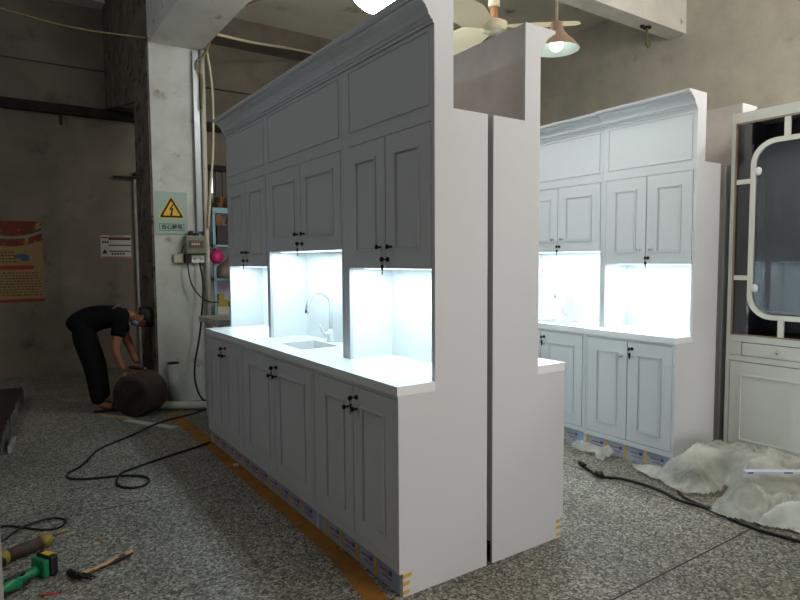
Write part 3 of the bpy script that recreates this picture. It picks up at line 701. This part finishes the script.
# ------------------------------------------------------------------ cables on floor
def floor_cable(name, xy, r, label, z=None):
    pts = [(x, y, (z[i] if z else r+.001)) for i, (x, y) in enumerate(xy)]
    return tag(MB().tube(pts, r, 8, 8).build(name, BLACK), label, 'cable')
c1_ = [(1.66, 5.85), (1.5, 5.75), (1.269, 5.641), (1.13, 5.53), (1.0, 5.42), (.873, 5.313), (.617, 5.076), (.507, 4.842), (.441, 4.707), (.365, 4.62), (.345, 4.536), (.369, 4.474), (.468, 4.405), (.643, 4.349), (.76, 4.26), (.79, 4.16), (.749, 4.077), (.68, 4.065), (.62, 4.12), (.602, 4.202), (.64, 4.33), (.717, 4.43), (.946, 4.559), (1.2, 4.67), (1.375, 4.755)]
z1_ = [.009]*len(c1_); z1_[20] = .026; z1_[19] = .013; z1_[21] = .013; z1_[2] = .016; z1_[3] = .023; z1_[4] = .018
z1_[0] = .012
floor_cable('power_cable', c1_, .008, 'long black cable looping across the floor from under the centre run', z1_)
c2_ = [(-.06, 3.885), (.0, 3.87), (.078, 3.786), (.166, 3.695), (.225, 3.68), (.262, 3.72), (.268, 3.776), (.224, 3.838), (.15, 3.827), (.054, 3.759), (-.019, 3.683), (-.06, 3.65)]
z2_ = [.007]*12; z2_[9] = .02; z2_[8] = .012
floor_cable('tool_lead', c2_, .006, 'black looped lead on the floor behind the old yellow power tool', z2_)
t = thing('extension_lead', 'black extension lead with plug on the floor before the right-hand row', 'cable')
cR = [(3.349, 2.684), (3.307, 2.592), (3.269, 2.481), (3.346, 2.383), (3.375, 2.255), (3.373, 2.114), (3.329, 1.956), (3.352, 1.817), (3.321, 1.659), (3.303, 1.492), (3.33, 1.322), (3.34, 1.2)]
MB().tube([(x, y, .011) for x, y in cR], .009, 8, 8).build('lead', BLACK, t)
MB().tube([(3.46, 2.05, .009), (3.40, 1.98, .009), (3.365, 1.86, .012), (3.375, 1.75, .009), (3.34, 1.62, .012)], .007, 8, 6).build('branch_lead', BLACK, t)
MB().tube([(3.36, 2.72, .018), (3.335, 2.66, .018)], .017, 10).build('plug', BLACK, t)
MB().tube([(3.285, 2.52, .02), (3.262, 2.46, .02)], .018, 10).tube([(3.25, 2.50, .03), (3.30, 2.49, .03)], .008, 8).build('cable_knot', BLACK, t)

# ------------------------------------------------------------------ tools
def orient(o, loc, rz): o.location = loc; o.rotation_euler = (0, 0, rz)
# claw hammer: head at (0.25,3.10), handle to (.48,3.18)
t = thing('claw_hammer', 'claw hammer with worn wooden handle lying on the floor', 'hammer', (.262, 3.03, 0), math.atan2(.10, .235))
DKM = mat('dark_forged_steel', (44, 36, 34), .4, .7)
b = MB().tube([(-.01, .062, .02), (-.01, .045, .02), (-.01, .03, .02)], [.018, .018, .013], 12).tube([(-.01, .032, .02), (-.008, .0, .022), (.0, -.02, .021)], [.014, .017, .013], 10)
b.tube([(.004, -.018, .026), (.02, -.045, .022), (.038, -.068, .012)], [.011, .008, .004], 8, 4).tube([(-.006, -.018, .026), (.004, -.05, .022), (.018, -.075, .012)], [.011, .008, .004], 8, 4)
b.build('hammer_head', DKM, t)
MB().tube([(-.012, 0, .022), (.05, 0, .018), (.12, 0, .016), (.20, 0, .018), (.265, 0, .018)], [.012, .011, .012, .014, .013], 10, 4).build('handle', noisy('worn_handle', (176, 146, 112), (60, 44, 36), 18, .7, lo=.45, hi=.52, stretch=(.5, 3, 3)), t)
# pencil
t = thing('red_pencil', 'short red pencil lying near the bottom of the photo', 'pencil', (.145, 2.955, .0045), math.atan2(-.02, .075))
MB().lathe([(.0045, -.04), (.0045, .03)], 6, Matrix.Rotation(PI/2, 4, 'Y')).build('barrel', mat('pencil_red', (190, 44, 30), .4), t)
MB().lathe([(.0044, .03), (.001, .043), (.0001, .044)], 8, Matrix.Rotation(PI/2, 4, 'Y')).build('tip', BLACK, t)
# green cordless drill lying on its side: battery towards camera-right
t = thing('cordless_drill', 'green cordless drill with black battery lying at bottom left', 'drill', (.082, 3.125, 0), math.atan2(.10, .17))
GR = mat('tool_green', (18, 116, 72), .35); 
b = MB().tube([(-.20, 0, .032), (-.12, 0, .034), (-.06, -.0, .034)], [.028, .032, .03], 14)
b.build('motor_body', GR, t)
MB().tube([(-.145, .01, .034), (-.09, .012, .034), (-.02, .018, .034), (.035, .02, .036)], [.022, .021, .019, .024], 12, 4).build('handle', GR, t)
MB().tube([(-.12, -.004, .06), (-.07, .0, .062), (-.03, .01, .056)], .010, 8, 4).tube([(-.15, -.03, .03), (-.1, -.02, .02), (-.02, -.006, .015)], .008, 8, 4).build('rubber_grip', BLACK, t)
MB().tube([(-.20, 0, .032), (-.24, -.0, .032)], [.02, .012], 12).build('chuck', BLACK, t)
bt = MB().box(.035, .062, -.035, .062, .006, .085).build('battery_foot', GR, t, .006)
bt = MB().box(.062, .10, -.045, .07, .001, .098).build('battery', BLACK, t, .012)
MB().box(.066, .096, -.02, .035, .098, .0988).build('battery_label', YEL, bt)
MB().box(-.17, -.14, -.02, .02, .062, .068).build('speed_label', YEL, t)
# old power tool: brown cylinder w yellow
t = thing('angle_grinder', 'old brown and yellow power tool lying at the left edge above the drill', 'power tool', (.035, 3.42, 0), math.atan2(.10, .19))
YT = noisy('worn_yellow_case', (158, 140, 50), (96, 80, 40), 14, .6); BT = noisy('grimy_brown_case', (84, 68, 54), (58, 46, 38), 10, .6)
MB().tube([(-.05, 0, .034), (.11, 0, .033)], .031, 18).build('motor_case', BT, t)
MB().tube([(.11, 0, .033), (.125, 0, .033), (.155, 0, .033), (.165, 0, .031)], [.033, .036, .034, .022], 18).build('end_housing', YT, t)
MB().tube([(-.10, 0, .036), (-.05, 0, .034)], [.042, .032], 16).build('collar', YT, t)
MB().tube([(-.13, 0, .036), (-.10, 0, .036)], [.034, .04], 16).sph((-.1, -.03, .03), .028, seg=10).build('gear_head', DKM, t)
MB().tube([(-.08, .035, .04), (.0, .045, .03), (.10, .05, .022), (.18, .055, .02)], .007, 8, 4).build('cord_guard', BLACK, t)
tag(MB().tube([(.20, 3.60, .008), (.27, 3.625, .008)], .006, 7).build('wood_chip', mat('chip_tan', (150, 132, 70), .7)), 'thin tan wooden sliver beside the looped lead', 'wood chip')
tag(MB().prism([(0, 0), (.025, -.004), (.03, .018), (.008, .022)], 0, .006, 'z').build('wood_chip', mat('chip_orange', (196, 146, 104), .7), loc=(.36, 3.36, 0)), 'tiny orange wood chip above the hammer', 'wood chip')
tag(MB().prism([(0, 0), (.025, -.01), (.03, .012), (.01, .016)], 0, .003, 'z').build('paper_scrap', mat('scrap_white', (170, 174, 178), .7), loc=(.375, 3.0, 0)), 'tiny white paper scrap right of the hammer head', 'paper scrap')
tag(MB().prism([(0, 0), (.035, -.006), (.04, .02), (.01, .028)], 0, .012, 'z').build('paper_scrap', mat('scrap_white2', (205, 205, 200), .7), loc=(1.34, 4.1, .0015)), 'white scrap lying on the yellow floor line', 'paper scrap')
tag(MB().prism([(0, 0), (.05, -.006), (.055, .02), (.01, .035)], 0, .012, 'z').build('wood_chip', mat('chip_tan2', (160, 112, 60), .7), loc=(1.30, 2.95, .0015), rotz=.4), 'orange-brown chip at the foot of the centre run', 'wood chip')

# ------------------------------------------------------------------ plastic film
def film_mat(name, a, col=(196, 197, 188)):
    m = mat(name, col, .3); n, l, b = nodes(m)
    b.inputs['Subsurface Weight'].default_value = 0
    tc = n.new('ShaderNodeTexCoord'); t = n.new('ShaderNodeTexNoise'); t.inputs['Scale'].default_value = 5; t.inputs['Detail'].default_value = 6
    l.new(tc.outputs['Object'], t.inputs['Vector'])
    r = n.new('ShaderNodeMapRange'); r.inputs[1].default_value = .3; r.inputs[2].default_value = .7; r.inputs[3].default_value = a-.3; r.inputs[4].default_value = a+.25
    l.new(t.outputs[0], r.inputs[0]); l.new(r.outputs[0], b.inputs['Alpha'])
    return m
def inside(p, poly):
    c = False; n = len(poly)
    for i in range(n):
        (x1, y1), (x2, y2) = poly[i], poly[(i+1) % n]
        if (y1 > p[1]) != (y2 > p[1]) and p[0] < (x2-x1)*(p[1]-y1)/(y2-y1)+x1: c = not c
    return c
def edged(p, poly):
    d = 9
    for i in range(len(poly)):
        a, b = Vector(poly[i]), Vector(poly[(i+1) % len(poly)]); q = Vector(p)
        t = max(0, min(1, (q-a).dot(b-a)/(b-a).length_squared)); d = min(d, (q-a-(b-a)*t).length)
    return d
def sheet(name, poly, hfun, m, label, step=.02, seed=0, cr=.05, xmax=None):
    bm = bmesh.new(); xs = [p[0] for p in poly]; ys = [p[1] for p in poly]; V = {}
    nx = int((max(xs)-min(xs))/step)+2; ny = int((max(ys)-min(ys))/step)+2
    o = Vector((seed*7.3, seed*3.1, 0))
    for i in range(nx):
        for j in range(ny):
            x, y = min(xs)+i*step, min(ys)+j*step
            jx = noise.noise(Vector((x*4, y*4, seed)))*.05; jy = noise.noise(Vector((x*4, y*4, seed+9)))*.05
            if not inside((x+jx, y+jy), poly): continue
            d = edged((x, y), poly); e = min(1, d/.16); e = e*e*(3-2*e)
            p = Vector((x, y, 0))*3+o
            w = p+Vector((noise.noise(p*1.3), noise.noise(p*1.3+Vector((9, 9, 9))), 0))*.9
            rid = 1-abs(noise.noise(w*1.0))*2.4; rid2 = 1-abs(noise.noise(w*2.6+Vector((3, 1, 0))))*2.2; rid3 = 1-abs(noise.noise(w*6.0))*2
            rid4 = 1-abs(noise.noise((w+Vector((1, 4, 0)))*4.2))*3
            q = (w-o)*1.0+Vector((seed*3.7, 0, 0)); F = noise.voronoi(q*Vector((1, 1, 1)).x*1.5)[0][0]; F2 = noise.voronoi(q*3.6+Vector((5, 5, 0)))[0][0]; F3 = noise.voronoi(q*8)[0][0]
            z = .010+hfun(x, y)*e+cr*(.3+.7*e)*(.85*F+.65*F2+.3*F3+.2*rid)*min(1, .25+d/.05)
            V[i, j] = bm.verts.new((x, y, max(.006, z)))
    for (i, j) in list(V):
        q = [(i, j), (i+1, j), (i+1, j+1), (i, j+1)]
        if all(k in V for k in q):
            f = bm.faces.new([V[k] for k in q]); f.smooth = True
    me = bpy.data.meshes.new(name); bm.to_mesh(me); bm.free(); me.materials.append(m)
    ob = bpy.data.objects.new(name, me); C.objects.link(ob)
    return tag(ob, label, 'plastic sheet')
FILM = film_mat('milky_film', .62)
big = [(3.66, 2.50), (3.58, 2.44), (3.53, 2.30), (3.47, 2.16), (3.44, 1.98), (3.50, 1.90), (3.63, 1.86), (3.40, 1.80), (3.33, 1.78), (3.30, 1.66), (3.36, 1.52), (3.4, 1.45), (3.5, 1.1), (4.24, .95), (4.25, 2.18), (4.20, 2.235), (3.80, 2.235), (3.69, 2.24), (3.66, 2.42)]
def hb(x, y):
    return .07*math.exp(-((x-4.05)**2/.10+(y-2.0)**2/.12))+.09*math.exp(-((x-4.0)**2/.16+(y-1.55)**2/.16))+.10*math.exp(-((x-3.75)**2/.05+(y-2.12)**2/.03))+.08*math.exp(-((x-3.7)**2/.06+(y-1.7)**2/.02))
sheet('plastic_sheet', big, hb, FILM, 'large crumpled milky plastic sheet heaped before the glass cabinet', .012, 1, .09)
sm_ = [(3.716, 3.08), (3.60, 2.98), (3.58, 2.86), (3.62, 2.79), (3.54, 2.72), (3.54, 2.64), (3.62, 2.60), (3.735, 2.62), (3.738, 2.85), (3.735, 3.06)]
sheet('plastic_sheet', sm_, lambda x, y: .05, film_mat('clear_film', .62), 'small crumpled clear plastic piece at the plinth of the right-hand row', .012, 4, .07)
fl_ = [(3.33, 1.58), (3.36, 1.49), (3.42, 1.40), (3.46, 1.2), (3.74, 1.2), (3.72, 1.45), (3.6, 1.52), (3.5, 1.58)]
o = sheet('plastic_sheet', fl_, lambda x, y: .10, film_mat('white_film', .75, (214, 216, 210)), 'white plastic flap folded at the front of the large heap', .014, 7, .05)
t = thing('card_strip', 'long narrow printed card strip lying on the plastic heap', 'card strip', (3.70, 1.52, .23), math.atan2(-.15, .213))
MB().box(-.26, .30, -.02, .02, 0, .012).build('strip', mat('card_white', (196, 200, 212), .6), t)
MB().box(-.25, -.22, -.0205, -.02, .002, .01).box(-.05, .0, -.0205, -.02, .002, .01).build('print', PBLUE, t)

# ------------------------------------------------------------------ person
def skin_obj(name, chains, m, parent=None, sub=2, root=0):
    """chains: list of lists of (co, radius or (rx,ry)); a chain may start with an int index of an earlier vertex"""
    me = bpy.data.meshes.new(name); vs, es, rs = [], [], []
    for ch in chains:
        prev = None
        for it in ch:
            if isinstance(it, int): prev = it; continue
            co, r = it; vs.append(co); rs.append(r if isinstance(r, tuple) else (r, r))
            if prev is not None: es.append((prev, len(vs)-1))
            prev = len(vs)-1
    me.from_pydata(vs, es, []); o = bpy.data.objects.new(name, me); C.objects.link(o)
    o.modifiers.new('skin', 'SKIN'); s = o.modifiers.new('sub', 'SUBSURF'); s.levels = sub; s.render_levels = sub
    if not me.skin_vertices: me.attributes.new if False else None
    bpy.context.view_layer.objects.active = o
    if not me.skin_vertices:
        bpy.ops.mesh.customdata_skin_add()
    for i, r in enumerate(rs):
        me.skin_vertices[0].data[i].radius = r; me.skin_vertices[0].data[i].use_root = (i == root)
    o.modifiers['skin'].use_smooth_shade = True
    me.materials.append(m)
    dg = bpy.context.evaluated_depsgraph_get(); me2 = bpy.data.meshes.new_from_object(o.evaluated_get(dg))
    bpy.data.objects.remove(o)
    o = bpy.data.objects.new(name, me2); C.objects.link(o)
    if parent: o.parent = parent
    return o
PY = 6.5
pelvis = (.67, PY, .83); spine = (.78, PY-.0, .92); chest = (.92, PY, .955); neckb = (1.04, PY, .94); neck = (1.10, PY, .915)
shN = (1.005, PY-.155, .875); elN = (.925, PY-.215, .62); wrN = (.995, PY-.245, .395)
shF = (1.03, PY+.155, .87); elF = (1.115, PY+.19, .62); wrF = (1.165, PY+.03, .42)
hipN, hipF = (.67, PY-.09, .78), (.69, PY+.09, .78)
knN, knF = (.745, PY-.11, .43), (.82, PY+.12, .43); anN, anF = (.785, PY-.12, .08), (.86, PY+.10, .08)
toeN, toeF = (.97, PY-.15, .03), (1.03, PY+.08, .03)
heN, heF = (.765, PY-.12, .04), (.84, PY+.1, .04)
hc = Vector((1.25, PY, .885))   # head centre
def add_body():
    ch = [[(pelvis, (.11, .09)), (spine, (.10, .09)), (chest, (.12, .095)), (neckb, .07), (neck, .055), ((1.17, PY, .90), .06)],
          [2, (shN, .06), (elN, .043), (wrN, .03)],
          [2, (shF, .06), (elF, .043), (wrF, .03)],
          [0, (hipN, .085), (knN, .058), (anN, .038), ((.87, PY-.135, .045), .035), (toeN, .026)],
          [0, (hipF, .085), (knF, .058), (anF, .038), ((.94, PY+.09, .045), .035), (toeF, .026)]]
    body = skin_obj('body', ch, SKIN, person)
    return body
person = thing('person', 'person in black T-shirt and dark trousers bending over beside the column', 'person', (0, 0, 0))
body = add_body()
# head: one sculpted mesh (crown towards +x, face down)
def head_mesh():
    b = MB(); b.sph((0, 0, 0), 1, (1, 1, 1), 32)
    for v in b.bm.verts:
        p = v.co.copy()                       # local: z=up (crown), x=face forward, y=side
        x, y, z = p
        w = .074*(1-.12*max(0, -z)); dpt = .094*(1-.10*max(0, -z)); hgt = .112
        q = Vector((x*dpt, y*w, z*hgt))
        if x > .3: q.x -= .012*max(0, (x-.3))*(1 if z > -.2 else .2)
        if z < -.45: q.x += .018*max(0, x)+.006; q.y *= .86                 # jaw, chin
        # nose
        g = math.exp(-((y/.16)**2+((z+.12)/.22)**2)); q.x += .022*g*(x > 0)
        g = math.exp(-((y/.13)**2+((z+.25)/.10)**2)); q.x += .010*g*(x > 0)
        # eye sockets, brow, lips
        for s in (-1, 1):
            g = math.exp(-(((y-s*.38)/.18)**2+((z-.02)/.12)**2)); q.x -= .010*g*(x > 0)
        g = math.exp(-((y/.5)**2+((z-.22)/.10)**2)); q.x += .005*g*(x > 0)
        g = math.exp(-((y/.25)**2+((z+.50)/.06)**2)); q.x += .007*g*(x > 0)
        v.co = q
    for s in (-1, 1):  # ears
        b.sph((-.008, s*.074, -.005), .028, (.7, .35, 1.15), 12)
    return b
# face direction down (and slightly back toward hands), crown along +x and a bit down
crown = Vector((.90, -.12, -.15)).normalized(); face = Vector((-.25, -.30, -1)); face = (face-crown*face.dot(crown)).normalized(); side = crown.cross(face)
HM = Matrix.Identity(4)
for i in range(3): HM[i][0], HM[i][1], HM[i][2] = face[i], side[i], crown[i]
HM.translation = hc
hb_ = head_mesh(); bmesh.ops.transform(hb_.bm, matrix=HM, verts=hb_.bm.verts)
# join head into body mesh
bm = bmesh.new(); bm.from_mesh(body.data)
tmp = bpy.data.meshes.new('t'); bmesh.ops.recalc_face_normals(hb_.bm, faces=hb_.bm.faces); hb_.bm.to_mesh(tmp); hb_.bm.free(); bm.from_mesh(tmp)
def hand_chains(wr, d, palm_n, sgn):
    """five fingers curled"""
    d = Vector(d).normalized(); n = Vector(palm_n).normalized(); s = d.cross(n).normalized()*sgn; w = Vector(wr)
    ch = [[(w, .026), (w+d*.045, (.036, .02)), (w+d*.085, (.038, .018))]]
    for k, L in enumerate((.072, .080, .074, .058)):
        off = s*(.030-.020*k); b0 = w+d*.07+off
        ch.append([(b0, .011), (b0+d*L*.5+n*.004, .0095), (b0+d*L*.8+n*.022, .0088), (b0+d*L*.9+n*.045, .008)])
    b0 = w+d*.03+s*.03; ch.append([(b0, .013), (b0+d*.03+s*.018+n*.012, .0105), (b0+d*.062+s*.018+n*.026, .009)])
    return ch
for wr, el, pn, sg in ((wrN, elN, (.35, .6, -.5), 1), (wrF, elF, (-.2, -.6, -.6), -1)):
    d = Vector(wr)-Vector(el)
    if wr is wrF: d = Vector((-.05, -.3, -.5))
    for ch in hand_chains(wr, d, pn, sg):
        ho = skin_obj('h', [ch], SKIN, None, 1); bm.from_mesh(ho.data); bpy.data.objects.remove(ho)
bm.to_mesh(body.data); bm.free()
# clothing
def V_(p, dx=0, dy=0, dz=0): return (p[0]+dx, p[1]+dy, p[2]+dz)
def mixp(a, b, t): return tuple(a[i]*(1-t)+b[i]*t for i in range(3))
sh = skin_obj('shirt', [[((.60, PY, .76), (.15, .14)), ((.665, PY, .84), (.175, .155)), ((.78, PY, .92), (.17, .145)), ((.92, PY, .95), (.185, .14)), ((1.03, PY, .93), (.11, .095)), ((1.075, PY, .915), (.075, .068))],
                       [3, (V_(shN, 0, .0, .0), .085), (mixp(shN, elN, .45), .075), (mixp(shN, elN, .62), .07)],
                       [3, (V_(shF), .085), (mixp(shF, elF, .45), .075), (mixp(shF, elF, .6), .07)]], SHIRT, person)
text_mesh('shirt_print', '▬▬', .05, mat('print_grey', (150, 156, 160), .7), person, Matrix.Translation((.955, PY-.135, 1.035)) @ Matrix.Rotation(-.35, 4, 'Y') @ Matrix.Rotation(.9, 4, 'X')) if False else None
MB().box(-.045, .045, -.001, .001, -.006, .006, Matrix.Translation((.955, PY-.128, 1.012)) @ Matrix.Rotation(-.45, 4, 'Y') @ Matrix.Rotation(.75, 4, 'X')).build('shirt_print', mat('print_grey', (150, 156, 160), .7), person)
skin_obj('trousers', [[((.74, PY, .93), (.14, .11)), ((.665, PY, .80), (.17, .145))],
                      [1, (hipN, .115), (mixp(hipN, knN, .5), .10), (knN, .085), (mixp(knN, anN, .5), .075), (V_(anN, 0, 0, -.01), .068)],
                      [1, (hipF, .115), (mixp(hipF, knF, .5), .10), (knF, .085), (mixp(knF, anF, .5), .075), (V_(anF, 0, 0, -.01), .068)]], TROU, person)
hr = MB().sph((-.012, 0, .012), 1, (.108, .09, .124), 24)
for v in list(hr.bm.verts):
    if v.co.x > .055 and v.co.z < .0 or v.co.z < -.08 or (v.co.x > .01 and v.co.z < -.02): hr.bm.verts.remove(v)
for v in hr.bm.verts: v.co *= 1+.05*noise.noise(v.co*40)
bmesh.ops.transform(hr.bm, matrix=HM, verts=hr.bm.verts)
hair = hr.build('hair', HAIR, person); sm = hair.modifiers.new('s', 'SOLIDIFY'); sm.thickness = .006
mk = MB().sph((.068, 0, -.085), .05, (.55, .95, .85), 14); bmesh.ops.transform(mk.bm, matrix=HM, verts=mk.bm.verts)
mk.build('face_mask', mat('mask_blue', (96, 146, 172), .8), person)
ea = MB()
for s in (-1, 1): ea.tube([(.06, s*.03, -.06), (.03, s*.072, -.03), (-.01, s*.082, .005)], .0018, 5, 4)
bmesh.ops.transform(ea.bm, matrix=HM, verts=ea.bm.verts); ea.build('mask_loop', mat('loop_white', (200, 200, 200), .8), person)
for (he, to) in ((heN, toeN), (heF, toeF)):
    d = Vector(to)-Vector(he); a = math.atan2(d.y, d.x)
    o = MB().prism([(-.03, -.03), (.05, -.042), (.17, -.05), (.235, -.035), (.25, 0), (.235, .035), (.17, .048), (.05, .036), (-.03, .03)], 0.001, .016, 'z').tube([(.13, -.048, .015), (.14, -.03, .06), (.145, 0, .068), (.14, .03, .058), (.13, .046, .015)], .010, 6, 4).build('sandal', BLACK, person, loc=(he[0], he[1], 0), rotz=a)
# brown drum being handled
t = thing('round_drum', 'dark brown round drum on its side under the bent person hands', 'drum', (1.0, 5.98, .2), 0)
ax = Vector((.62, .60, 0)).normalized(); rot = ax.to_track_quat('Z', 'Y').to_matrix().to_4x4()
DB = noisy('dark_brown_drum', (72, 54, 44), (52, 38, 32), 5, .85)
MB().lathe([(.0001, 0), (.185, .0), (.198, .012), (.2, .03), (.195, .05), (.195, .24), (.2, .26), (.2, .285), (.19, .3), (.0001, .3)], 40, rot).build('drum_body', DB, t)
MB().lathe([(.15, -.006), (.165, -.006), (.165, .004), (.15, .004)], 40, rot).build('front_rim', RUST, t)
MB().lathe([(.03, -.01), (.03, .0)], 16, rot).build('cap', RUST, t)
t = thing('hand_tool', 'small dark tool with bright nozzle held above the brown drum', 'tool', (1.13, 6.32, .40))
MB().tube([(-.08, 0, .02), (.0, -.02, .01), (.05, -.03, .0)], .018, 10).build('grip', BLACK, t); MB().tube([(.05, -.03, 0), (.075, -.035, -.005)], .013, 10).build('nozzle', CHROME, t)
